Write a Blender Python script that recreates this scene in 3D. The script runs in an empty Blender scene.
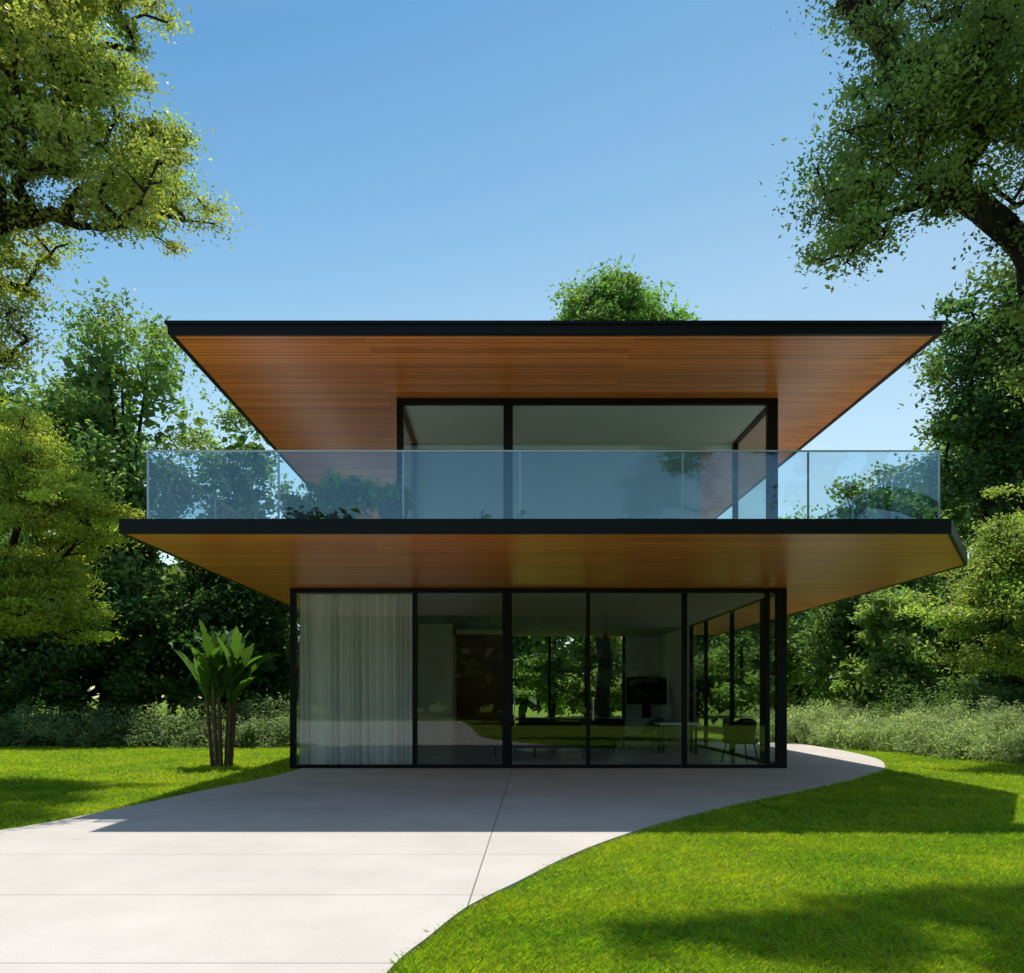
import bpy, bmesh, math, random
import numpy as np
from mathutils import Vector, noise
R=math.radians
scene=bpy.context.scene
rng=np.random.default_rng(7)
random.seed(7)

# ---------------------------------------------------------------- materials
def newmat(name):
    m=bpy.data.materials.new(name); m.use_nodes=True
    nt=m.node_tree; nt.nodes.clear()
    out=nt.nodes.new('ShaderNodeOutputMaterial')
    return m,nt,out
def N(nt,t,**k):
    n=nt.nodes.new(t)
    for a,b in k.items():
        if a in n.inputs.keys(): n.inputs[a].default_value=b
        else: setattr(n,a,b)
    return n
def simple(name,col,rough=.5,metal=0,var=.12,scale=6,bump=0.0,spec=.5):
    m,nt,out=newmat(name)
    p=N(nt,'ShaderNodeBsdfPrincipled'); p.inputs['Roughness'].default_value=rough
    p.inputs['Metallic'].default_value=metal; p.inputs['Specular IOR Level'].default_value=spec
    tc=N(nt,'ShaderNodeTexCoord'); nz=N(nt,'ShaderNodeTexNoise'); nz.inputs['Scale'].default_value=scale; nz.inputs['Detail'].default_value=6
    nt.links.new(tc.outputs['Object'],nz.inputs['Vector'])
    r=N(nt,'ShaderNodeValToRGB')
    r.color_ramp.elements[0].position=.3; r.color_ramp.elements[1].position=.7
    r.color_ramp.elements[0].color=[c*(1-var) for c in col]+[1]
    r.color_ramp.elements[1].color=[min(1,c*(1+var)) for c in col]+[1]
    nt.links.new(nz.outputs['Fac'],r.inputs['Fac']); nt.links.new(r.outputs['Color'],p.inputs['Base Color'])
    if bump:
        b=N(nt,'ShaderNodeBump'); b.inputs['Strength'].default_value=bump; b.inputs['Distance'].default_value=.02
        nt.links.new(nz.outputs['Fac'],b.inputs['Height']); nt.links.new(b.outputs['Normal'],p.inputs['Normal'])
    nt.links.new(p.outputs[0],out.inputs[0]); return m
def leafmat(name,trans=.35,rough=.5,tint=(1.25,1.2,.6),spec=.3):
    m,nt,out=newmat(name)
    a=N(nt,'ShaderNodeAttribute'); a.attribute_name='Col'
    p=N(nt,'ShaderNodeBsdfPrincipled'); p.inputs['Roughness'].default_value=rough; p.inputs['Specular IOR Level'].default_value=spec
    t=N(nt,'ShaderNodeBsdfTranslucent')
    mx=N(nt,'ShaderNodeMixRGB'); mx.blend_type='MULTIPLY'; mx.inputs[0].default_value=1; mx.inputs[2].default_value=(*[c*1.4 for c in tint],1)
    nt.links.new(a.outputs['Color'],mx.inputs[1]); nt.links.new(mx.outputs[0],t.inputs['Color'])
    nt.links.new(a.outputs['Color'],p.inputs['Base Color'])
    ms=N(nt,'ShaderNodeMixShader'); ms.inputs[0].default_value=trans
    nt.links.new(p.outputs[0],ms.inputs[1]); nt.links.new(t.outputs[0],ms.inputs[2]); nt.links.new(ms.outputs[0],out.inputs[0])
    return m
def glassmat(name,tint,f0,refl=(1,1,1)):
    m,nt,out=newmat(name)
    tr=N(nt,'ShaderNodeBsdfTransparent'); tr.inputs[0].default_value=(*tint,1)
    g=N(nt,'ShaderNodeBsdfGlossy'); g.inputs['Roughness'].default_value=0.0; g.inputs['Color'].default_value=(*refl,1)
    lw=N(nt,'ShaderNodeLayerWeight'); lw.inputs['Blend'].default_value=.5
    pw=N(nt,'ShaderNodeMath',operation='POWER'); pw.inputs[1].default_value=5
    ml=N(nt,'ShaderNodeMath',operation='MULTIPLY_ADD'); ml.inputs[1].default_value=1-f0; ml.inputs[2].default_value=f0
    nt.links.new(lw.outputs['Facing'],pw.inputs[0]); nt.links.new(pw.outputs[0],ml.inputs[0])
    ms=N(nt,'ShaderNodeMixShader'); nt.links.new(ml.outputs[0],ms.inputs[0])
    nt.links.new(tr.outputs[0],ms.inputs[1]); nt.links.new(g.outputs[0],ms.inputs[2]); nt.links.new(ms.outputs[0],out.inputs[0])
    return m
def woodmat(name,c1,c2,row=.1,width=60,rough=.4,lo=.82):
    m,nt,out=newmat(name)
    tc=N(nt,'ShaderNodeTexCoord')
    m0=N(nt,'ShaderNodeMapping'); m0.inputs['Location'].default_value=(19,0,0); nt.links.new(tc.outputs['Object'],m0.inputs['Vector'])
    b=N(nt,'ShaderNodeTexBrick'); b.inputs['Color1'].default_value=(*c1,1); b.inputs['Color2'].default_value=(*c2,1)
    b.inputs['Mortar'].default_value=(.08,.024,.008,1); b.inputs['Scale'].default_value=1; b.inputs['Mortar Size'].default_value=.006
    b.inputs['Mortar Smooth'].default_value=.3; b.inputs['Brick Width'].default_value=width; b.inputs['Row Height'].default_value=row; b.offset=0; b.offset_frequency=1
    nt.links.new(m0.outputs[0],b.inputs['Vector'])
    mp=N(nt,'ShaderNodeMapping'); mp.inputs['Scale'].default_value=(1.2,32,32)
    nt.links.new(tc.outputs['Object'],mp.inputs['Vector'])
    nz=N(nt,'ShaderNodeTexNoise'); nz.inputs['Scale'].default_value=1; nz.inputs['Detail'].default_value=6; nz.inputs['Distortion'].default_value=.6
    nt.links.new(mp.outputs[0],nz.inputs['Vector'])
    r=N(nt,'ShaderNodeValToRGB'); r.color_ramp.elements[0].position=.3; r.color_ramp.elements[0].color=(lo,lo*.9,lo*.82,1)
    r.color_ramp.elements[1].position=.72; r.color_ramp.elements[1].color=(1.1,1.1,1.1,1)
    nt.links.new(nz.outputs['Fac'],r.inputs['Fac'])
    mp2=N(nt,'ShaderNodeMapping'); mp2.inputs['Scale'].default_value=(.28,10,1); nt.links.new(tc.outputs['Object'],mp2.inputs['Vector'])
    vz=N(nt,'ShaderNodeTexVoronoi'); vz.inputs['Scale'].default_value=1; vz.inputs['Randomness'].default_value=.0; nt.links.new(mp2.outputs[0],vz.inputs['Vector'])
    r3=N(nt,'ShaderNodeValToRGB'); r3.color_ramp.elements[0].color=(.80,.75,.71,1); r3.color_ramp.elements[1].color=(1.12,1.12,1.12,1)
    sv=N(nt,'ShaderNodeSeparateColor'); nt.links.new(vz.outputs['Color'],sv.inputs[0]); nt.links.new(sv.outputs[0],r3.inputs['Fac'])
    mx=N(nt,'ShaderNodeMixRGB'); mx.blend_type='MULTIPLY'; mx.inputs[0].default_value=1
    nt.links.new(b.outputs['Color'],mx.inputs[1]); nt.links.new(r.outputs['Color'],mx.inputs[2])
    mx2=N(nt,'ShaderNodeMixRGB'); mx2.blend_type='MULTIPLY'; mx2.inputs[0].default_value=1
    nt.links.new(mx.outputs[0],mx2.inputs[1]); nt.links.new(r3.outputs['Color'],mx2.inputs[2])
    p=N(nt,'ShaderNodeBsdfPrincipled'); p.inputs['Roughness'].default_value=rough
    bp=N(nt,'ShaderNodeBump'); bp.invert=True; bp.inputs['Strength'].default_value=.5; bp.inputs['Distance'].default_value=.01
    nt.links.new(b.outputs['Fac'],bp.inputs['Height']); nt.links.new(bp.outputs['Normal'],p.inputs['Normal'])
    nt.links.new(mx2.outputs[0],p.inputs['Base Color']); nt.links.new(p.outputs[0],out.inputs[0]); return m
def pavemat():
    m,nt,out=newmat('concrete_paving'); L=nt.links.new
    tc=N(nt,'ShaderNodeTexCoord'); sp=N(nt,'ShaderNodeSeparateXYZ'); L(tc.outputs['Object'],sp.inputs[0])
    def joint(sock,off,half,w=.006):
        a=N(nt,'ShaderNodeMath',operation='SUBTRACT'); a.inputs[1].default_value=off; L(sock,a.inputs[0])
        pp=N(nt,'ShaderNodeMath',operation='PINGPONG'); pp.inputs[1].default_value=half; L(a.outputs[0],pp.inputs[0])
        l=N(nt,'ShaderNodeMath',operation='LESS_THAN'); l.inputs[1].default_value=w; L(pp.outputs[0],l.inputs[0]); return l.outputs[0]
    sk=N(nt,'ShaderNodeMath',operation='MULTIPLY_ADD'); sk.inputs[1].default_value=-.045; L(sp.outputs['Y'],sk.inputs[0]); L(sp.outputs['X'],sk.inputs[2])
    jx=joint(sk.outputs[0],-.47,2.7); jy=joint(sp.outputs['Y'],4.37,.75,.005)
    mxj=N(nt,'ShaderNodeMath',operation='MAXIMUM'); L(jx,mxj.inputs[0]); L(jy,mxj.inputs[1])
    n1=N(nt,'ShaderNodeTexNoise'); n1.inputs['Scale'].default_value=.7; n1.inputs['Detail'].default_value=8; n1.inputs['Roughness'].default_value=.65; L(tc.outputs['Object'],n1.inputs['Vector'])
    n2=N(nt,'ShaderNodeTexNoise'); n2.inputs['Scale'].default_value=90; n2.inputs['Detail'].default_value=3; L(tc.outputs['Object'],n2.inputs['Vector'])
    r=N(nt,'ShaderNodeValToRGB'); r.color_ramp.elements[0].position=.3; r.color_ramp.elements[0].color=(.50,.455,.41,1)
    r.color_ramp.elements[1].position=.7; r.color_ramp.elements[1].color=(.60,.555,.505,1); L(n1.outputs['Fac'],r.inputs['Fac'])
    r2=N(nt,'ShaderNodeValToRGB'); r2.color_ramp.elements[0].position=.35; r2.color_ramp.elements[0].color=(.87,.87,.87,1); r2.color_ramp.elements[1].position=.6; L(n2.outputs['Fac'],r2.inputs['Fac'])
    mx=N(nt,'ShaderNodeMixRGB'); mx.blend_type='MULTIPLY'; mx.inputs[0].default_value=1; L(r.outputs[0],mx.inputs[1]); L(r2.outputs[0],mx.inputs[2])
    mj=N(nt,'ShaderNodeMixRGB'); L(mxj.outputs[0],mj.inputs[0]); L(mx.outputs[0],mj.inputs[1]); mj.inputs[2].default_value=(.17,.16,.15,1)
    p=N(nt,'ShaderNodeBsdfPrincipled'); p.inputs['Roughness'].default_value=.75; p.inputs['Specular IOR Level'].default_value=.3
    b=N(nt,'ShaderNodeBump'); b.inputs['Strength'].default_value=.2; b.inputs['Distance'].default_value=.005; L(n2.outputs['Fac'],b.inputs['Height']); L(b.outputs[0],p.inputs['Normal'])
    L(mj.outputs[0],p.inputs['Base Color']); L(p.outputs[0],out.inputs[0]); return m
def lawnmat():
    m,nt,out=newmat('lawn_turf'); L=nt.links.new
    tc=N(nt,'ShaderNodeTexCoord')
    n1=N(nt,'ShaderNodeTexNoise'); n1.inputs['Scale'].default_value=.6; n1.inputs['Detail'].default_value=5; L(tc.outputs['Object'],n1.inputs['Vector'])
    n2=N(nt,'ShaderNodeTexNoise'); n2.inputs['Scale'].default_value=55; n2.inputs['Detail'].default_value=4; L(tc.outputs['Object'],n2.inputs['Vector'])
    r=N(nt,'ShaderNodeValToRGB'); r.color_ramp.elements[0].position=.3; r.color_ramp.elements[0].color=(.13,.22,.012,1)
    r.color_ramp.elements[1].position=.7; r.color_ramp.elements[1].color=(.22,.31,.016,1); L(n1.outputs['Fac'],r.inputs['Fac'])
    r2=N(nt,'ShaderNodeValToRGB'); r2.color_ramp.elements[0].position=.3; r2.color_ramp.elements[0].color=(.5,.5,.5,1); r2.color_ramp.elements[1].position=.7; L(n2.outputs['Fac'],r2.inputs['Fac'])
    mx=N(nt,'ShaderNodeMixRGB'); mx.blend_type='MULTIPLY'; mx.inputs[0].default_value=1; L(r.outputs[0],mx.inputs[1]); L(r2.outputs[0],mx.inputs[2])
    p=N(nt,'ShaderNodeBsdfPrincipled'); p.inputs['Roughness'].default_value=.9; p.inputs['Specular IOR Level'].default_value=.1
    b=N(nt,'ShaderNodeBump'); b.inputs['Strength'].default_value=.6; b.inputs['Distance'].default_value=.02; L(n2.outputs['Fac'],b.inputs['Height']); L(b.outputs[0],p.inputs['Normal'])
    L(mx.outputs[0],p.inputs['Base Color']); L(p.outputs[0],out.inputs[0]); return m
def clothmat(name,col,trans):
    m,nt,out=newmat(name)
    d=N(nt,'ShaderNodeBsdfDiffuse'); d.inputs[0].default_value=(*col,1)
    t=N(nt,'ShaderNodeBsdfTranslucent'); t.inputs[0].default_value=(*col,1)
    ms=N(nt,'ShaderNodeMixShader'); ms.inputs[0].default_value=trans
    nt.links.new(d.outputs[0],ms.inputs[1]); nt.links.new(t.outputs[0],ms.inputs[2]); nt.links.new(ms.outputs[0],out.inputs[0]); return m

M_wood=woodmat('cedar_soffit',(1.0,.335,.07),(.86,.255,.048),rough=.3)
M_black=simple('black_metal',(.006,.007,.009),.5,0,.1,spec=.2)
M_pave=pavemat(); M_lawn=lawnmat()
M_leaf=leafmat('leaf',.45); M_grass=leafmat('grass_blade',.4,.6,(1.05,1.0,.5),.15)
M_bark=simple('bark',(.018,.014,.011),.9,0,.4,9,.6,.2)
M_glass=glassmat('window_glass',(.92,.95,.945),.034)
M_rail=glassmat('railing_glass',(.82,.91,.95),.085,(.55,.79,1))
M_steel=simple('steel',(.55,.57,.58),.35,.5,.05)
M_plaster=simple('plaster',(.74,.71,.66),.85,0,.04,3)
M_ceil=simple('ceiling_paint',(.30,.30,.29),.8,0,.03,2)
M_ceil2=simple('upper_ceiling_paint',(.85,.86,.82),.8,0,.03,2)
M_floor=simple('interior_floor',(.33,.32,.30),.25,0,.12,2)
M_deck=simple('terrace_deck',(.6,.57,.52),.7,0,.1,4)
M_walnut=woodmat('walnut',(.20,.065,.025),(.13,.043,.018),.3,lo=.6)
M_dark=simple('dark_fabric',(.010,.011,.012),.8,0,.2,40,spec=.2)
M_grey=simple('grey_fabric',(.10,.105,.11),.9,0,.15,60)
M_white=simple('white_lacquer',(.75,.75,.74),.3,0,.02)
M_screen=simple('screen',(.003,.003,.004),.3,0,.05,spec=.2)
M_red=simple('red_glaze',(.25,.03,.02),.3,0,.1)
M_curt=clothmat('linen_curtain',(.93,.93,.90),.2)
M_gravel=simple('roof_gravel',(.3,.29,.27),.9,0,.3,60,.5)
M_pot=simple('planter',(.1,.1,.1),.6)
M_stem=simple('banana_stem',(.13,.085,.05),.8,0,.5,30,.6)

# ---------------------------------------------------------------- helpers
def link(o,parent=None):
    scene.collection.objects.link(o)
    if parent: o.parent=parent
    return o
def empty(name):
    e=bpy.data.objects.new(name,None); scene.collection.objects.link(e); return e
def box(name,x,y,z,mat,parent=None,bevel=0.0):
    bm=bmesh.new(); bmesh.ops.create_cube(bm,size=1)
    for v in bm.verts:
        v.co=Vector(((x[0]+x[1])/2+v.co.x*(x[1]-x[0]),(y[0]+y[1])/2+v.co.y*(y[1]-y[0]),(z[0]+z[1])/2+v.co.z*(z[1]-z[0])))
    if bevel: bmesh.ops.bevel(bm,geom=bm.edges[:],offset=bevel,segments=3,affect='EDGES',profile=.7)
    me=bpy.data.meshes.new(name); bm.to_mesh(me); bm.free(); me.materials.append(mat)
    return link(bpy.data.objects.new(name,me),parent)
def prism(name,pts,z0,z1,mat,parent=None):
    bm=bmesh.new()
    t=[bm.verts.new((p[0],p[1],z1)) for p in pts]; b=[bm.verts.new((p[0],p[1],z0)) for p in pts]
    bm.faces.new(t); bm.faces.new(b[::-1]); n=len(pts)
    for i in range(n): bm.faces.new((t[i],b[i],b[(i+1)%n],t[(i+1)%n]))
    bmesh.ops.triangulate(bm,faces=[f for f in bm.faces if len(f.verts)>4])
    bmesh.ops.recalc_face_normals(bm,faces=bm.faces[:])
    me=bpy.data.meshes.new(name); bm.to_mesh(me); bm.free(); me.materials.append(mat)
    return link(bpy.data.objects.new(name,me),parent)
def mesh_np(name,V,F,mat,col=None,parent=None,smooth=False):
    me=bpy.data.meshes.new(name); V=np.asarray(V,np.float32); F=np.asarray(F,np.int32); k=F.shape[1]
    me.vertices.add(len(V)); me.vertices.foreach_set('co',V.ravel())
    me.loops.add(F.size); me.loops.foreach_set('vertex_index',F.ravel())
    me.polygons.add(len(F)); me.polygons.foreach_set('loop_start',np.arange(0,F.size,k,dtype=np.int32))
    me.update(calc_edges=True)
    if smooth: me.polygons.foreach_set('use_smooth',np.ones(len(F),bool))
    if col is not None:
        a=me.attributes.new('Col','FLOAT_COLOR','POINT'); c=np.ones((len(V),4),np.float32); c[:,:3]=col; a.data.foreach_set('color',c.ravel())
    me.materials.append(mat)
    return link(bpy.data.objects.new(name,me),parent)
def unit(a): return a/np.maximum(np.linalg.norm(a,axis=1,keepdims=True),1e-9)
def leaf_geo(P,size,col,up=.6,asp=.5,droop=.2):
    n=len(P)
    u=rng.normal(size=(n,3)); u[:,2]=u[:,2]*.7-droop; u=unit(u)
    nn=rng.normal(size=(n,3)); nn[:,2]+=up*2; v=unit(np.cross(nn,u)); w=np.cross(u,v)
    s=(size*np.clip(rng.normal(1,.25,n),.5,1.6))[:,None] if np.isscalar(size) else size[:,None]
    a=P-u*s*.5; c=P+u*s*.5-w*s*.1; b=P+v*s*asp*.5+w*s*.1-u*s*.08; d=P-v*s*asp*.5+w*s*.1-u*s*.08
    V=np.stack([a,b,c,d],1).reshape(-1,3); F=np.arange(4*n).reshape(n,4)
    return V,F,np.repeat(col,4,axis=0)
def sample_clumps(ells,n,spacing,seed,gap=.0,shell=.45,freq=.5,jit=.12):
    r=np.random.default_rng(seed); vol=np.array([e[3]*e[4]*e[5] for e in ells])**.8; vol/=vol.sum(); out=[]
    tries=0
    while len(out)<n and tries<n*40:
        tries+=1
        e=ells[r.choice(len(ells),p=vol)]
        d=r.normal(size=3); d/=np.linalg.norm(d); q=(shell+(1-shell)*r.random()**.6)
        p=np.array(e[:3])+d*np.array(e[3:6])*q*(1+jit*r.normal())
        if noise.noise(Vector(p*freq)+Vector((seed*3.1,0,0)))<gap: continue
        if out and spacing>0:
            if np.min(np.sum((np.array(out)-p)**2,1))<spacing**2: continue
        out.append(p)
    return np.array(out)
def leaves_from_clumps(C,cr,per,size,base,seed,cvar=.2,flat=.55,asp=.5,up=.6,droop=.2,yel=.1):
    r=np.random.default_rng(seed); n=len(C)
    crs=cr*r.uniform(.6,1.35,n); idx=np.repeat(np.arange(n),per)
    off=r.normal(size=(len(idx),3))*.52; off[:,2]*=flat
    P=C[idx]+off*crs[idx][:,None]
    b=np.array(base); cl=(1+cvar*r.normal(size=n)).clip(.5,1.6)[:,None]*b
    cl[:,0]*=(1+yel*r.normal(size=n)).clip(.75,1.3)
    col=cl[idx]*(1+.15*r.normal(size=(len(idx),1))).clip(.6,1.5)
    return leaf_geo(P,size,col.clip(.004,.9),up,asp,droop)
def frustums(A,B,ra,rb,k=6):
    A=np.array(A);B=np.array(B);ra=np.array(ra);rb=np.array(rb);n=len(A)
    d=unit(B-A); h=np.where(np.abs(d[:,2:3])<.9,np.array([[0,0,1.]]),np.array([[1.,0,0]])); u=unit(np.cross(d,h)); v=np.cross(d,u)
    t=np.linspace(0,2*np.pi,k,endpoint=False); cs=np.cos(t)[None,:,None]; sn=np.sin(t)[None,:,None]
    ring=u[:,None]*cs+v[:,None]*sn
    B2=B+d*(rb[:,None]*.3)
    Va=A[:,None]+ring*ra[:,None,None]; Vb=B2[:,None]+ring*rb[:,None,None]
    V=np.concatenate([Va,Vb],1).reshape(-1,3)
    i=np.arange(k); j=(i+1)%k; f=np.stack([i,j,j+k,i+k],1)
    F=(f[None]+(np.arange(n)*2*k)[:,None,None]).reshape(-1,4)
    return V,F
def skeleton(base,fork,C,trunk_r,seed,seg=.45,alpha=.35,tip=.006,trunk_n=6,curv=.45):
    r=np.random.default_rng(seed)
    base=np.array(base,float);fork=np.array(fork,float)
    pos=[base];par=[-1];pl=[0.]
    for i in range(1,trunk_n+1):
        t=i/trunk_n; p=base+(fork-base)*t+r.normal(size=3)*.05*np.linalg.norm(fork-base)*.2*np.array([1,1,0])
        pos.append(p);par.append(len(pos)-2);pl.append(pl[-1]+np.linalg.norm(pos[-1]-pos[-2]))
    first=max(1,trunk_n-2)
    order=np.argsort(np.linalg.norm(C-fork,axis=1))
    tips=[]
    for i in order:
        c=C[i]; PA=np.array(pos[first:]); d=np.linalg.norm(PA-c,axis=1)+alpha*np.array(pl[first:])
        q=int(np.argmin(d))+first; p0=pos[q]; D=np.linalg.norm(c-p0)
        if D<.05: continue
        pd=pos[q]-pos[par[q]]; pd=pd/max(np.linalg.norm(pd),1e-6)
        ctrl=p0+pd*D*curv+r.normal(size=3)*D*.07
        k=max(2,int(D/seg)); last=q
        for s in range(1,k+1):
            t=s/k; p=(1-t)**2*p0+2*t*(1-t)*ctrl+t*t*c
            if s<k: p=p+r.normal(size=3)*seg*.05
            pos.append(p);par.append(last);pl.append(pl[last]+np.linalg.norm(p-pos[last]));last=len(pos)-1
        tips.append(last)
    n=len(pos);a=np.zeros(n)
    for t in tips:a[t]+=1
    e=2.0
    for i in range(n-1,0,-1):
        if a[i]==0:a[i]=1
        a[par[i]]+=a[i]
    rad=a**(1/e); rad=tip+(trunk_r-tip)*(rad/rad[0])
    A=[];B=[];ra=[];rb=[]
    for i in range(1,n):
        p=par[i];A.append(pos[p]);B.append(pos[i]);rb.append(rad[i]);ra.append(min(rad[p],rad[i]*1.25) if p>first else rad[p])
    return frustums(A,B,ra,rb)
def twigs(C,cr,k,seed,rr=.004):
    r=np.random.default_rng(seed); idx=np.repeat(np.arange(len(C)),k)
    A=C[idx]; d=r.normal(size=A.shape); d[:,2]*=.5; B=A+unit(d)*cr*r.uniform(.5,1,len(A))[:,None]
    return frustums(A,B,np.full(len(A),rr*1.5),np.full(len(A),rr*.6),3)
def merge(gs):
    V=[];F=[];Cc=[];o=0
    for g in gs:
        V.append(g[0]);F.append(g[1]+o);o+=len(g[0])
        if len(g)>2:Cc.append(g[2])
    return np.concatenate(V),np.concatenate(F),(np.concatenate(Cc) if Cc else None)
def tree(name,base,fork,ells,n,spacing,cr,per,size,col,tr,seed,gap=0.,shell=.3,tw=4,extra=None,**k):
    e=empty(name); C=sample_clumps(ells,n,spacing,seed,gap,shell,k.pop('freq',.5),k.pop('jit',.12))
    if extra: C=np.concatenate([C,sample_clumps(extra[0],extra[1],extra[2],seed+5,extra[3],.0,1.1,.1)])
    sk=skeleton(base,fork,C,tr,seed,k.pop('seg',.45),k.pop('alpha',.35))
    V,F,_=merge([sk[:2],twigs(C,cr,tw,seed+1)] if tw else [sk[:2]])
    mesh_np('trunk_and_branches',V,F,M_bark,None,e,True)
    V,F,c=leaves_from_clumps(C,cr,per,size,col,seed+2,**k)
    mesh_np('foliage',V,F,M_leaf,c,e); return e

# ---------------------------------------------------------------- ground
G=-.035
gm=bpy.data.meshes.new('ground'); gm.from_pydata([(-400,-300,G),(400,-300,G),(400,600,G),(-400,600,G)],[],[(0,1,2,3)]); gm.materials.append(M_lawn)
link(bpy.data.objects.new('ground',gm))
def catmull(P,k=8):
    P=[np.array(p,float) for p in P];o=[]
    for i in range(len(P)-1):
        a=P[max(i-1,0)];b=P[i];c=P[i+1];d=P[min(i+2,len(P)-1)]
        for s in range(k):
            t=s/k;o.append(.5*((2*b)+(-a+c)*t+(2*a-5*b+4*c-d)*t*t+(-a+3*b-3*c+d)*t**3))
    o.append(P[-1]);return o
right=catmull([(-2.2,-14),(-1.4,-6),(-1.0,0),(-.8,2.6),(-.59,4.21),(-.42,4.88),(-.21,5.58),(.155,6.34),(.52,7.12),(.97,7.94),(1.65,8.98),(2.47,10.06),(3.44,11.22),(4.56,12.41),(6.03,14.06),(7.34,15.77),(7.97,16.9),(8.65,18.8),(9.0,21.6),(9.0,25.4)])
left=catmull([(-3.95,20),(-3.97,15.3),(-4.5,12.4),(-4.93,10.06),(-5.35,8.7),(-6.3,7.7),(-8.5,6.9),(-13,6.3),(-22,6)])
outline=[tuple(p) for p in right]+[(4,26.5)]+[tuple(p) for p in left]+[(-22,-14)]
prism('paving',outline,-.15,0,M_pave)
poly=np.array(outline)
def inpoly(P,Q):
    x,y=P[:,0],P[:,1];c=np.zeros(len(P),bool);n=len(Q)
    for i in range(n):
        x1,y1=Q[i];x2,y2=Q[(i+1)%n]
        if y1==y2: continue
        m=((y1>y)!=(y2>y))&(x<(x2-x1)*(y-y1)/(y2-y1)+x1);c^=m
    return c
def grass(x0,x1,y0,y1,dens,h,w):
    n=int((x1-x0)*(y1-y0)*dens);P=np.stack([rng.uniform(x0,x1,n),rng.uniform(y0,y1,n)],1)
    P=P[~inpoly(P,poly)]
    P=P[np.abs(P[:,0])<P[:,1]*.70+.8]
    P=P[~((P[:,1]>16)&(P[:,0]>-4.2)&(P[:,0]<5.7))]
    n=len(P);B=np.column_stack([P,np.full(n,G-.005)])
    th=rng.uniform(0,2*np.pi,n);side=np.stack([np.cos(th),np.sin(th),0*th],1)
    ln=np.stack([-np.sin(th),np.cos(th),0*th],1)*rng.uniform(.25,1.15,n)[:,None]
    nz=np.array([noise.noise(Vector((a*1.3,b*1.3,0)))+.7*noise.noise(Vector((a*.45,b*.45,4))) for a,b in P])
    nz2=np.array([noise.noise(Vector((a*5,b*5,9))) for a,b in P])
    H=(h*rng.uniform(.6,1.35,n)*(1+.35*nz2))[:,None];W=w*rng.uniform(.7,1.3,n)[:,None]
    mid=B+np.array([0,0,1])*H*.5+ln*H*.35;tipp=B+np.array([0,0,1])*H*.85+ln*H
    V=np.stack([B-side*W*.5,B+side*W*.5,mid+side*W*.42,tipp],1)
    V=V.reshape(-1,3)
    col=np.array([.29,.43,.022])*(1+.22*nz+.22*nz2+.18*rng.normal(size=n))[:,None].clip(.45,1.6)
    col[:,0]*=(1+.14*rng.normal(size=n)+.25*nz).clip(.6,1.5)
    yl=rng.random(n)<.04; col[yl]=np.array([.36,.36,.10])
    return V,np.arange(4*n).reshape(n,4),np.repeat(col,4,axis=0)
gs=[grass(-1,5.5,3.2,6,8000,.048,.006),grass(-1,8.5,6,9,3800,.048,.008),grass(0,13,9,14,1600,.05,.013),grass(3,18,14,21,700,.055,.02),
    grass(-8,-4,8,14,1300,.05,.013),grass(-14,-4,12,24,550,.06,.022)]
V,F,c=merge(gs);mesh_np('lawn_grass',V,F,M_grass,c)

# ---------------------------------------------------------------- house
H=empty('modern_house')
FY=10.70;GY=16.15;BY=28.0
GX0,GX1=-4.16,5.68
S0,S1=3.57,3.755
R0,R1=6.19,6.33
sl=[(-5.0,FY),(5.92,FY),(7.62,13.3),(7.62,28.6),(-5.0,28.6)]
def inset(pts,d):
    n=len(pts);o=[]
    for i in range(n):
        p=Vector(pts[i]);a=(p-Vector(pts[i-1])).normalized();b=(Vector(pts[(i+1)%n])-p).normalized()
        na=Vector((-a.y,a.x));nb=Vector((-b.y,b.x));m=(na+nb).normalized();o.append(tuple(p+m*(d/m.dot(na))))
    return o
def rim(name,pts,d,z0,z1,mat):
    ins=inset(pts,d);n=len(pts);bm=bmesh.new()
    a=[[bm.verts.new((*p,z)) for p in q] for z in(z0,z1) for q in(pts,ins)]
    for i in range(n):
        j=(i+1)%n
        for A,B in((a[0],a[1]),(a[1],a[3]),(a[3],a[2]),(a[2],a[0])): bm.faces.new((A[i],A[j],B[j],B[i]))
    bmesh.ops.recalc_face_normals(bm,faces=bm.faces[:])
    me=bpy.data.meshes.new(name);bm.to_mesh(me);bm.free();me.materials.append(mat);return link(bpy.data.objects.new(name,me),H)
rim('terrace_fascia',sl,.05,S0-.008,S1,M_black)
prism('terrace_soffit',inset(sl,.053),S0,S0+.05,M_wood,H)
prism('terrace_slab',inset(sl,.053),S0+.053,S1-.01,M_deck,H)
rf=[(-4.36,FY),(5.80,FY),(5.80,26),(-4.36,26)]
rim('roof_fascia',rf,.06,R0-.012,R1-.03,M_black)
rim('roof_coping',[(-4.39,FY-.03),(5.83,FY-.03),(5.83,26.03),(-4.39,26.03)],.14,R1-.027,R1+.012,M_black)
prism('roof_soffit',inset(rf,.063),R0,R0+.04,M_wood,H)
prism('roof_deck',inset(rf,.12),R0+.043,R1-.035,M_gravel,H)
def post(x,w,y0,y1,z0,z1,nm='mullion'): return box(nm,(x-w/2,x+w/2),(y0,y1),(z0,z1),M_black,H)
zt=S0-.004
for x,w in((GX0+.055,.11),(-1.69,.09),(.14,.19),(1.75,.07),(3.66,.09),(5.31,.07),(GX1-.1,.2)):
    post(x,w,GY,GY+.12,.0,zt)
box('door_track',(GX0+.12,GX1-.21),(GY+.003,GY+.10),(.001,.07),M_black,H)
box('head_rail',(GX0+.12,GX1-.21),(GY+.003,GY+.10),(zt-.09,zt-.002),M_black,H)
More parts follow.
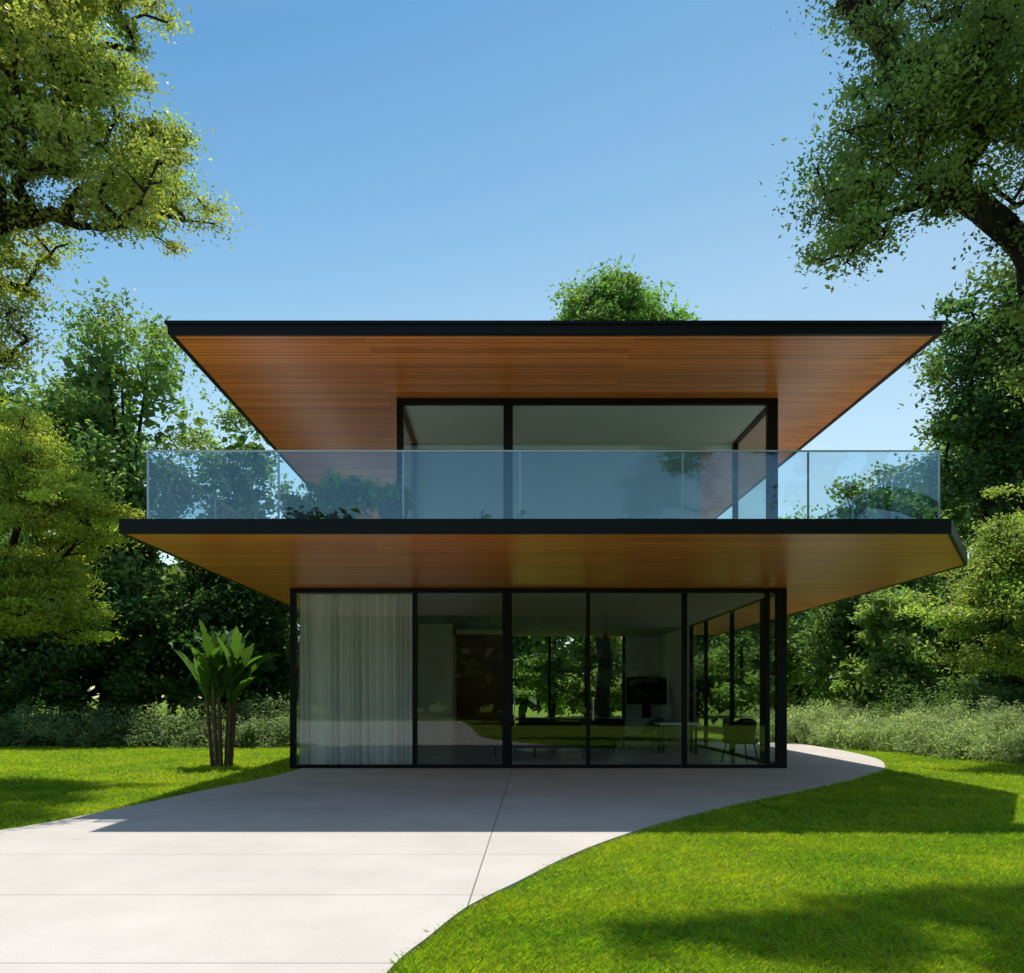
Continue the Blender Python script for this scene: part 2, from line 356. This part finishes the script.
edges=[(GX0+.11,-1.735),(-1.645,.045),(.235,1.715),(1.785,3.615),(3.705,5.275),(5.345,GX1-.2)]
for i,(a,b) in enumerate(edges):
    box('window_pane',(a,b),(GY+.045+.012*(i%2),GY+.053+.012*(i%2)),(.07,zt-.09),M_glass,H)
for a in(.275,1.83): box('door_handle',(a,a+.025),(GY-.03,GY-.01),(.95,1.35),M_steel,H)
ys=[GY+.12,17.5,19.8,22.3,24.0]
for i in range(1,len(ys)):
    y=ys[i]; box('mullion',(GX1-.1,GX1-.005),(y-.04,y+.04),(0,zt),M_black,H)
    y0=ys[i-1]+(.0 if i==1 else .04)
    box('window_pane',(GX1-.055,GX1-.047),(y0,y-.04),(.07,zt-.08),M_glass,H)
    box('door_track',(GX1-.097,GX1-.008),(y0,y-.04),(.001,.07),M_black,H)
    box('head_rail',(GX1-.097,GX1-.008),(y0,y-.04),(zt-.08,zt-.002),M_black,H)
box('side_wall',(GX1-.2,GX1-.003),(24.04,BY),(0,zt),M_plaster,H)
box('side_wall',(GX0+.003,GX0+.2),(19,BY),(0,zt),M_plaster,H)
box('window_pane',(GX0+.05,GX0+.058),(GY+.12,18.997),(.02,zt-.02),M_glass,H)
box('floor',(GX0+.21,GX1-.21),(GY+.125,BY-.01),(.002,.03),M_floor,H)
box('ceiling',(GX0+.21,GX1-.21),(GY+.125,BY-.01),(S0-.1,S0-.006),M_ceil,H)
zc=S0-.103
box('back_wall',(GX0+.2,.35),(BY,BY+.2),(0,zt),M_plaster,H)
box('back_wall',(4.3,GX1),(BY,BY+.2),(0,zt),M_plaster,H)
for x in(.40,1.7,2.95,4.25): post(x,.09,BY+.02,BY+.14,0,zt)
box('sill_rail',(.45,4.2),(BY+.03,BY+.12),(0,.1),M_black,H)
box('window_pane',(.45,4.2),(BY+.07,BY+.078),(.1,zt-.1),M_glass,H)
box('partition_wall',(-2.3,-1.35),(23,23.25),(.03,zc),M_plaster,H)
box('partition_door',(-1.34,.1),(25.0,25.12),(.03,zc-.15),M_walnut,H)
box('partition_door_frame',(-1.345,.16),(25.0,25.12),(zc-.148,zc),M_plaster,H)
def curtain(name,x0,x1,y,z0,z1,amp,folds,mat,parent=None):
    n=folds*14;x=np.linspace(x0,x1,n);zz=np.linspace(z0,z1,14);V=[]
    ph=np.cumsum(rng.uniform(.4,1.6,folds).repeat(14));ph=ph/ph[-1]*folds*2*np.pi
    am=amp*(1+.4*np.sin(ph*.23+1))
    for k,z in enumerate(zz):
        t=k/13;yy=y+am*(1-.35*t)*np.sin(ph+.25*np.sin(3*t+x*2))+.01*np.sin(x*9+z*2)
        V.append(np.column_stack([x+.015*np.sin(ph*2),yy,np.full(n,z)]))
    V=np.concatenate(V);i=np.arange(n-1);F=np.concatenate([np.stack([i+k*n,i+1+k*n,i+1+(k+1)*n,i+(k+1)*n],1) for k in range(13)])
    return mesh_np(name,V,F,mat,None,parent,True)
curtain('curtain',GX0+.13,-1.74,GY+.24,.04,zc,.075,17,M_curt)
# upper storey
UY=13.03;UX0,UX1=-1.65,4.44;UB=15.25;zf=S1
for x,w in((UX0+.05,.1),(.13,.15),(UX1-.08,.16)): post(x,w,UY,UY+.11,zf,R0-.004)
box('head_rail',(UX0+.1,.055),(UY+.003,UY+.1),(R0-.09,R0-.004),M_black,H)
box('head_rail',(.205,UX1-.16),(UY+.003,UY+.1),(R0-.09,R0-.004),M_black,H)
box('door_track',(UX0+.1,UX1-.16),(UY+.003,UY+.1),(zf-.005,zf+.06),M_black,H)
box('window_pane',(UX0+.1,.055),(UY+.05,UY+.058),(zf+.06,R0-.09),M_glass,H)
box('window_pane',(.205,UX1-.16),(UY+.05,UY+.058),(zf+.06,R0-.09),M_glass,H)
for X in(UX0+.01,UX1-.1):
    box('head_rail',(X,X+.09),(UY+.11,UB),(R0-.08,R0-.004),M_black,H)
    box('door_track',(X,X+.09),(UY+.11,UB),(zf-.005,zf+.06),M_black,H)
    box('window_pane',(X+.04,X+.048),(UY+.11,UB-.08),(zf+.06,R0-.08),M_glass,H)
    box('mullion',(X,X+.09),(UB-.08,UB),(zf+.06,R0-.08),M_black,H)
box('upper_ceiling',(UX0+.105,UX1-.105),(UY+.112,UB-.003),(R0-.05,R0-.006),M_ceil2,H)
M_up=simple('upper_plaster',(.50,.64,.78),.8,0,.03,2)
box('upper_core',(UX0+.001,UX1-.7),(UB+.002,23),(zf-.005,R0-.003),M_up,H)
box('cornice',(UX0+.11,UX1-.11),(UB-.05,UB),(R0-.16,R0-.054),M_white,H)
box('window_pane',(UX1-.699,UX1-.10),(UB-.03,UB-.022),(zf,R0-.165),M_glass,H)
RY=FY+.09;rx=[(p-500)/76.3*1.008 for p in(147,278,403,520,683,809,940)];rt=S1+.905
RL=empty('glass_railing')
box('top_rail',(rx[0],rx[-1]),(RY-.012,RY+.012),(rt,rt+.018),M_steel,RL)
for i,x in enumerate(rx):
    box('post',(x-.012,x+.012),(RY+.012,RY+.03),(S1-.003,rt-.002),M_steel,RL)
    if i<len(rx)-1: box('glass_panel',(x+.006,rx[i+1]-.006),(RY-.006,RY+.006),(S1+.006,rt-.002),M_rail,RL)
for x in(rx[0],rx[-1]):
    for k in range(5):
        y0=RY+.03+k*2.6; box('glass_panel',(x-.006,x+.006),(y0+.006,y0+2.59),(S1+.006,rt-.002),M_rail,RL)
        box('post',(x-.03,x-.008),(y0+2.58,y0+2.6),(S1-.003,rt-.002),M_steel,RL)
    box('top_rail',(x-.012,x+.012),(RY+.013,RY+13),(rt,rt+.018),M_steel,RL)

# ---------------------------------------------------------------- furniture
def chair(name,x,y,z,rot,mat,sc=1):
    e=empty(name);e.location=(x,y,z);e.rotation_euler=(0,0,rot);e.scale=(sc,)*3
    V=[];F=[];n=17;m=7
    for j in range(m):
        t=j/(m-1)
        for i in range(n):
            a=R(-120+240*i/(n-1));top=.42+.40*math.cos(a*.62)**1.2
            r=.25+.05*t;V.append((r*math.sin(a),-r*math.cos(a)*.95,.40+(top-.40)*t))
    for j in range(m-1):
        for i in range(n-1):F.append((j*n+i,j*n+i+1,(j+1)*n+i+1,(j+1)*n+i))
    o=mesh_np('backrest',np.array(V),np.array(F),mat,None,e,True)
    s=o.modifiers.new('s','SOLIDIFY');s.thickness=.035
    b=box('seat',(-.24,.24),(-.24,.24),(.36,.46),mat,e,.04)
    for i,(a,c) in enumerate(((-1,-1),(1,-1),(1,1),(-1,1))):
        V,F=frustums([(a*.18,c*.17,.37)],[(a*.25,c*.24,0)],[.016],[.012],8);mesh_np('leg_%d'%(i+1),V,F,M_black,None,e,True)
    return e
def table(name,x0,x1,y0,y1,h,mat):
    e=empty(name);box('top',(x0,x1),(y0,y1),(.03+h-.05,.03+h),mat,e,.01)
    k=0
    for x in(x0+.1,x1-.1):
        for y in(y0+.1,y1-.1):
            k+=1;box('leg_%d'%k,(x-.03,x+.03),(y-.03,y+.03),(.03,.03+h-.052),M_black,e)
def sofa(name,x0,x1,y0,y1,z,mat,back='far'):
    e=empty(name);box('base',(x0,x1),(y0,y1),(z+.1,z+.32),mat,e,.03)
    n=3;w=(x1-x0-.3)/n
    for i in range(n):
        a=x0+.15+i*w;box('seat_cushion_%d'%(i+1),(a+.01,a+w-.01),(y0+.02,y1-.2),(z+.322,z+.48),mat,e,.05)
        yb=(y1-.24,y1-.02) if back=='far' else (y0+.02,y0+.24)
        box('back_cushion_%d'%(i+1),(a+.01,a+w-.01),yb,(z+.40,z+.85),mat,e,.06)
    box('arm_1',(x0-.02,x0+.15),(y0,y1),(z+.1,z+.62),mat,e,.04);box('arm_2',(x1-.15,x1+.02),(y0,y1),(z+.1,z+.62),mat,e,.04)
    for i,(a,b) in enumerate(((x0+.08,y0+.08),(x1-.08,y0+.08),(x0+.08,y1-.08),(x1-.08,y1-.08))):box('foot_%d'%(i+1),(a-.02,a+.02),(b-.02,b+.02),(z,z+.1),M_black,e)
chair('armchair',5.0,17.0,.03,R(10),M_dark,1.15)
chair('armchair',4.2,22.4,.03,R(120),M_grey)
table('desk',3.9,4.9,19.9,20.6,.74,M_white)
table('dining_table',1.4,3.6,23.0,24.1,.76,M_walnut)
for i,x in enumerate((1.8,2.5,3.2)): chair('dining_chair',x,22.75,.03,0,M_dark,.95)
for i,x in enumerate((1.8,2.5,3.2)): chair('dining_chair',x,24.4,.03,R(180),M_dark,.95)
sofa('sofa',.3,2.9,20.3,21.2,.03,M_dark,'near')
sofa('sofa',-1.1,.6,23.2,24.1,.03,M_walnut)
e=empty('television');box('screen',(4.1,5.42),(26.5,26.55),(1.15,2.05),M_screen,e,.01);box('stand',(4.6,4.9),(26.45,26.6),(.72,1.149),M_black,e)
e=empty('media_console');box('body',(3.85,5.4),(26.3,26.8),(.16,.71),M_white,e,.01)
for i in range(3):box('drawer_%d'%(i+1),(3.9+.5*i,4.37+.5*i),(26.285,26.298),(.2,.67),M_white,e)
box('plinth',(4,5.3),(26.4,26.7),(.03,.158),M_black,e)
e=empty('pendant_lamp');x,y=2.65,20.5
V,F=frustums([(x,y,zc)],[(x,y,3.05)],[.005],[.005],6);mesh_np('cord',V,F,M_black,None,e)
V,F=frustums([(x,y,3.05),(x,y,3.0)],[(x,y,3.0),(x,y,2.88)],[.02,.045],[.045,.12],20);mesh_np('shade',V,F,M_red,None,e,True)
e=empty('coffee_table');box('top',(-.2,.9),(18.7,19.3),(.33,.37),M_walnut,e,.01)
for i,(a,b) in enumerate(((-.1,18.8),(.8,18.8),(-.1,19.2),(.8,19.2))):box('leg_%d'%(i+1),(a-.02,a+.02),(b-.02,b+.02),(.03,.329),M_black,e)
sofa('sofa',1.9,3.4,13.9,14.75,S1,M_grey)

def shrub_pot(x,y,z,r,h,n,seed,col):
    e=empty('potted_shrub')
    V,F=frustums([(x,y,z)],[(x,y,z+.3)],[.16],[.22],24);mesh_np('pot',V,F,M_pot,None,e,True)
    C=sample_clumps([(x,y,z+.25+h*.5,r,r*.7,h*.5)],n,.06,seed,-1,.1)
    sk=skeleton((x,y,z+.25),(x,y,z+.4),C,.03,seed,.15);mesh_np('stems',sk[0],sk[1],M_bark,None,e,True)
    V,F,c=leaves_from_clumps(C,.14,60,.075,col,seed,up=.4);mesh_np('foliage',V,F,M_leaf,c,e)
shrub_pot(-2.3,11.8,S1-.005,.5,.62,60,3,(.22,.40,.07))
shrub_pot(-1.5,11.5,S1-.005,.26,.35,25,4,(.24,.44,.07))
shrub_pot(-2.9,12.1,S1-.005,.4,.42,35,5,(.22,.34,.08))

# ---------------------------------------------------------------- banana plant
def banana(name,x,y,seed):
    r=np.random.default_rng(seed);e=empty(name);A=[];B=[];ra=[];rb=[]
    tops=[]
    for i in range(9):
        a=i*2*np.pi/9+r.uniform(-.2,.2);d=r.uniform(.08,.26);b=np.array([x+d*math.cos(a),y+d*math.sin(a),G]);t=b+np.array([.12*math.cos(a),.1*math.sin(a),r.uniform(1.15,1.75)])
        k=7
        for s in range(k):
            p=b+(t-b)*s/k;q=b+(t-b)*(s+1)/k;A.append(p);B.append(q);ra.append(.045-.012*s/k+.008);rb.append(.041-.012*(s+1)/k)
        tops.append(t)
    V,F=frustums(A,B,ra,rb,8);mesh_np('stems',V,F,M_stem,None,e,True)
    gl=[]
    for i in range(54):
        t=tops[i%9];a=r.uniform(0,2*np.pi);L=r.uniform(.9,1.7);tilt=r.uniform(.0,.42);bend=r.uniform(.15,.75);w=r.uniform(.10,.17)
        m=22;p=np.array(t)-np.array([0,0,.15]);th=tilt
        dirh=np.array([math.cos(a),math.sin(a),0.]);side=np.array([-math.sin(a),math.cos(a),0.])
        V=[]
        for s in range(m+1):
            q=s/m;dd=dirh*math.sin(th)+np.array([0,0,1])*math.cos(th);nn=-dirh*math.cos(th)+np.array([0,0,1])*math.sin(th)
            ww=w*(0.08 if q<.2 else math.sin(min(1,(q-.18)/.82)**.75*math.pi)**.7+.02)
            jag=1+.22*r.normal()
            V+= [p-side*ww*jag+nn*ww*.35+dd*.03,p,p+side*ww*jag+nn*ww*.35+dd*.03]
            p=p+dd*L/m;th+=bend/m*(1+q)
        V=np.array(V);F=[]
        for s in range(m):
            o=s*3;F+=[(o,o+1,o+4,o+3),(o+1,o+2,o+5,o+4)]
        c=np.array([.06,.14,.025])*r.uniform(.7,1.35);gl.append((V,np.array(F),np.tile(c,(len(V),1))))
    V,F,c=merge(gl);mesh_np('leaves',V,F,M_leaf,c,e,True)
banana('banana_plant',-5.74,16.9,11)

# ---------------------------------------------------------------- trees
tree('broadleaf_tree',(-10.6,13.9,G),(-10.0,13.6,4.6),
     [(-7.1,12.9,10.5,1.9,1.8,1.3),(-8.6,13.2,12.6,2.4,2.2,1.5),(-9.3,13.6,9.4,1.8,1.9,1.1),(-6.0,12.6,9.6,.8,1.2,.7),(-8.9,12.8,7.4,1.4,1.5,.8),(-6.6,13.3,12.5,1.3,1.5,.9),
      (-6.6,16.0,11.4,1.1,1.6,.9)],
     560,.26,.35,190,.08,(.29,.36,.085),.28,21,gap=.045,shell=.1,freq=1.05,alpha=.1,seg=.3,flat=.42,jit=.1)
tree('broadleaf_tree',(8.2,8.6,G),(7.5,8.3,3.9),
     [(4.7,7.5,7.3,1.3,1.1,.95),(3.9,7.4,6.3,1.0,.9,.6),(5.6,7.6,6.4,1.3,1.1,1.0),(3.2,7.4,5.7,.4,.6,.35),(3.2,7.6,6.6,.4,.6,.35),(5.2,8.2,8.8,1.7,1.3,.9),(5.6,7.7,4.8,.7,.7,.5)],
     560,.17,.25,180,.05,(.22,.32,.10),.2,33,gap=.04,shell=.05,freq=1.25,seg=.22,alpha=.1,flat=.42,jit=.1,
     extra=([(2.6,8.6,10.7,1.5,.8,.45),(4.3,8.8,10.8,1.5,1.0,.45),(4.2,7.5,9.5,1.3,.8,.4),(1.7,8.2,10.3,1.0,.6,.35),(3.2,7.6,10.0,1.1,.6,.35)],620,.14,-.12))  # unseen foliage above the frame, added to cast the lawn shadow
tree('japanese_maple',(-10.6,14.4,G),(-10.3,14.3,1.6),
     [(-8.6,14,5.1,1.6,1.4,1.0),(-7.6,13.8,4.4,1.1,1.2,.6),(-8.9,14,3.4,1.8,1.4,.8),(-7.6,13.9,2.8,.9,1,.45),(-9.6,14,6.0,1.4,1.2,.7),(-7.3,13.6,3.6,.7,.8,.35)],
     430,.2,.36,230,.08,(.34,.43,.075),.13,41,gap=-.05,shell=.1,flat=.28,asp=.3,freq=1.1,jit=.22,droop=.4)
tree('broadleaf_tree',(3.9,26.9+4,G),(3.9,31,8),
     [(4.7,31,15.6,2.1,2,1.7),(3.4,31,14.6,1.6,2,1.3),(5.9,31,14.7,1.4,1.6,1.1),(4.8,31,13,2.4,2.2,1.6)],
     230,.4,.65,220,.17,(.14,.27,.07),.3,51,shell=.3,gap=-.25,jit=.14,freq=.8)
tree('broadleaf_tree',(15.5,24,G),(15.3,24,4.5),
     [(15.6,24,11.5,2.6,2.4,2.2),(14.1,23.5,9.6,1.1,1.6,1.1),(15,24,7.6,2.1,2.2,1.6),(17.5,24,13,2.6,2,1.8)],
     330,.4,.62,180,.18,(.08,.16,.05),.35,61,shell=.3,gap=-.15,jit=.15)
tree('ornamental_tree',(12.6,17.2,G),(12.3,17,1.5),
     [(10.8,16.8,4.2,1.4,1.3,.9),(9.6,16.6,3.2,.9,1,.5),(10.9,16.6,2.6,1.5,1.2,.7),(11.6,16.8,5.4,1.2,1.1,.8),(10,16.5,2.2,.8,.8,.4)],
     300,.2,.38,190,.08,(.24,.33,.08),.11,71,gap=-.05,shell=.1,flat=.35,jit=.2,freq=1)
def forest(name,specs,seed):
    e=empty(name);r=np.random.default_rng(seed);L=[];T=[[],[],[],[]]
    for (x,y,h,w,col,ls,n,per) in specs:
        ells=[]
        for k in range(7):
            a=r.uniform(0,2*np.pi);d=r.uniform(.1,.55)*w;zz=h*r.uniform(.3,.84);s=w*r.uniform(.4,.62)*(1.1-.35*zz/h)
            ells.append((x+d*math.cos(a),y+d*math.sin(a),zz,s,s,s*.8))
        ells.append((x,y,h-w*.42,w*.5,w*.5,w*.42));ells.append((x,y,h*.3,w*.8,w*.8,h*.22))
        C=sample_clumps(ells,n,w*.06,int(r.integers(1,9999)),-.2,.6,.4,.16)
        C=C[C[:,2]>.2]
        L.append(leaves_from_clumps(C,w*.2,per,ls,col,int(r.integers(1,9999)),cvar=.22))
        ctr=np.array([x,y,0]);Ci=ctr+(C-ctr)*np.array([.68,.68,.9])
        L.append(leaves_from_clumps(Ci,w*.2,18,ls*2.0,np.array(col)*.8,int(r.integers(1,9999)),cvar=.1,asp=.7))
        T[0].append((x,y,G));T[1].append((x+.2,y,h*.7));T[2].append(.025*h);T[3].append(.01*h)
        for c in C[::9]:
            T[0].append((x,y,max(.8,c[2]*.55)));T[1].append(tuple(c));T[2].append(.006*h);T[3].append(.02)
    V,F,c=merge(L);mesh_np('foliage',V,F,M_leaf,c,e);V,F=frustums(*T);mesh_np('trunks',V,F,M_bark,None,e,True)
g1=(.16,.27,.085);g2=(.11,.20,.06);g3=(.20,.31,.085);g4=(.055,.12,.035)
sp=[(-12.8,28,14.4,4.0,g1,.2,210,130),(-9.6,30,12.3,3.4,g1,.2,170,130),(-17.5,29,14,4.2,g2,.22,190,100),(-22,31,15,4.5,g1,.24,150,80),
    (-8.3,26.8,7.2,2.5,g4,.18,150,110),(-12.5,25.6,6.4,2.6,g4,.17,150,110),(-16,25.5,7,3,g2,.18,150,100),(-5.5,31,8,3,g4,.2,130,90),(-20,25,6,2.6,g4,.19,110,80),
    (13.8,30,9.6,3.2,g1,.2,160,110),(17.5,28,12,4,g2,.22,190,100),(21,26,14,4.4,g2,.22,160,90),(10.6,33,7.6,2.8,g3,.2,140,100),(12.5,26,5,2,g3,.16,120,110),(15.5,24,5,2.3,g2,.16,130,110),(18.6,21.5,6.5,2.7,g1,.17,120,100),
    (9,38,8,3.4,g1,.24,120,80),(14.5,40,10,4.2,g1,.28,110,70),(22,40,15,5,g2,.3,110,70)]
for x in np.arange(-6,12,2.6): sp.append((x+rng.uniform(-.7,.7),37+rng.uniform(-2,2),6+rng.uniform(-1,1.5),2.4,g3 if rng.random()<.6 else g1,.22,70,70))
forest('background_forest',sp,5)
sp=[]
for x in np.arange(-75,76,7.5): sp.append((x+rng.uniform(-2,2),56+rng.uniform(-4,4),10+rng.uniform(-2,3)+ (5 if abs(x)>32 else 0),5,g1 if rng.random()<.5 else g2,.6,60,35))
g5=(.035,.075,.024)  # dark leaves for unseen trees behind the camera, added to dim glass reflections
for x in np.arange(-45,46,3.2): sp.append((x+rng.uniform(-1,1),-34+rng.uniform(-2,2),12.5+rng.uniform(-1.5,1.5),4.6,g5,.75,90,30))
for yy,hh in((-11,6.6),(-18,8.0),(-26,10)):  # unseen canopy rows, added to shade the lawn mirrored in the glass
    for x in np.arange(-2,19,5.2): sp.append((x+3+rng.uniform(-1,1),yy+rng.uniform(-1,1),hh+rng.uniform(-.5,.5),4.3,g5,.7,75,30))
for x in np.arange(-30,0,5.5): sp.append((x,-22+rng.uniform(-2,2),8.5,4.4,g5,.7,75,30))
forest('distant_and_unseen_trees',sp,6)
def hedge(name,mounds,seed,col,per,ls,dens=26,asp=.35,up=.3):
    r=np.random.default_rng(seed);gs=[];st=[[],[],[],[]]
    for (x,y,rad,h,cm) in mounds:
        n=dens;d=r.normal(size=(n,3));d[:,2]=abs(d[:,2]);d=unit(d);q=r.uniform(.6,1,n)[:,None]
        C=np.array([x,y,0])+d*q*np.array([rad,rad,h])
        gs.append(leaves_from_clumps(C,rad*.38,per,ls,np.array(col)*cm,int(r.integers(1,9999)),cvar=.12,flat=.8,asp=asp,up=up,droop=-.35,yel=.04))
        for c in C[::3]: st[0].append((x,y,G));st[1].append(tuple(c));st[2].append(.012);st[3].append(.005)
    e=empty(name);V,F,c=merge(gs);mesh_np('foliage',V,F,M_leaf,c,e);V,F=frustums(*st,4);mesh_np('stems',V,F,M_bark,None,e)
ms=[]
r=np.random.default_rng(99)
for x in np.arange(-24,-5,.75):
    ms.append((x+r.uniform(-.2,.2),23.3+r.uniform(-.3,.3),r.uniform(.6,.9),r.uniform(.75,1.05),r.uniform(.8,1.2)))
    ms.append((x+r.uniform(-.2,.2),24.4+r.uniform(-.3,.3),r.uniform(.7,.95),r.uniform(1.1,1.45),r.uniform(.7,1.1)))
hedge('hedge',ms,1,(.19,.28,.14),60,.10)
ms=[]
pts=catmull([(7.9,26.5),(9.6,23.5),(10.4,20.5),(10.9,18.2),(12.2,16.6),(15,15.2)],5)
for p in pts:
    for k in range(3):
        ms.append((p[0]+.2+k*.75+r.uniform(-.2,.2),p[1]+k*.35+r.uniform(-.3,.3),r.uniform(.5,.75),r.uniform(.7,1.0)+.18*k,r.uniform(.8,1.2)))
hedge('lavender_border',ms,2,(.29,.38,.20),70,.11,30,.22,.0)
ms=[(11.5+i*.8,23.5-i*.35+r.uniform(-.3,.3),1.0,1.75+r.uniform(-.2,.3),1) for i in range(9)]
hedge('hedge',ms,3,(.10,.19,.05),70,.12)

# ---------------------------------------------------------------- light, sky, camera
d=Vector((-.01,.33,1)).normalized();el=math.asin(d.z);az=math.atan2(d.x,d.y)
s=bpy.data.lights.new('sun','SUN');s.energy=5.0;s.angle=R(.53);s.color=(1,.955,.88)
so=bpy.data.objects.new('sun',s);scene.collection.objects.link(so);so.rotation_euler=d.to_track_quat('Z','Y').to_euler();so.location=(0,0,40)
w=bpy.data.worlds.new('World');scene.world=w;w.use_nodes=True;nt=w.node_tree;L=nt.links.new
bg=nt.nodes['Background'];sk=nt.nodes.new('ShaderNodeTexSky');sk.sky_type='NISHITA';sk.sun_disc=False
sk.sun_elevation=el;sk.sun_rotation=az;sk.air_density=1.0;sk.dust_density=.8;sk.ozone_density=1.0;sk.altitude=0
tc=nt.nodes.new('ShaderNodeTexCoord');sx=nt.nodes.new('ShaderNodeSeparateXYZ');L(tc.outputs['Generated'],sx.inputs[0])
ma=nt.nodes.new('ShaderNodeMath');ma.operation='MULTIPLY_ADD';ma.inputs[1].default_value=-.18;L(sx.outputs['X'],ma.inputs[0]);L(sx.outputs['Z'],ma.inputs[2])
rp=nt.nodes.new('ShaderNodeValToRGB');cr=rp.color_ramp
cr.elements[0].position=0;cr.elements[0].color=(1.0,.98,.80,1)
cr.elements[1].position=1;cr.elements[1].color=(.76,.76,.72,1)
for p,c in((.22,(1.0,.99,.80)),(.38,(.84,.93,.79)),(.50,(.56,.78,.75)),(.66,(.30,.57,.66))):
    e_=cr.elements.new(p);e_.color=(*c,1)
L(ma.outputs[0],rp.inputs[0])
mu=nt.nodes.new('ShaderNodeMixRGB');mu.blend_type='MULTIPLY';mu.inputs[0].default_value=1;L(sk.outputs[0],mu.inputs[1]);L(rp.outputs[0],mu.inputs[2])
m2=nt.nodes.new('ShaderNodeVectorMath');m2.operation='SCALE';m2.inputs['Scale'].default_value=1.45;L(mu.outputs[0],m2.inputs[0])
L(m2.outputs[0],bg.inputs[0]);bg.inputs[1].default_value=.145
cam=bpy.data.cameras.new('camera');co=bpy.data.objects.new('camera',cam);scene.collection.objects.link(co)
co.location=(0,0,1.43);co.rotation_euler=(R(90),0,0);cam.sensor_width=36;cam.lens=816/1024*36
cam.shift_x=.0117;cam.shift_y=.2046;cam.clip_end=3000;cam.clip_start=.05
scene.camera=co
scene.view_settings.view_transform='Standard';scene.view_settings.look='None';scene.view_settings.exposure=0
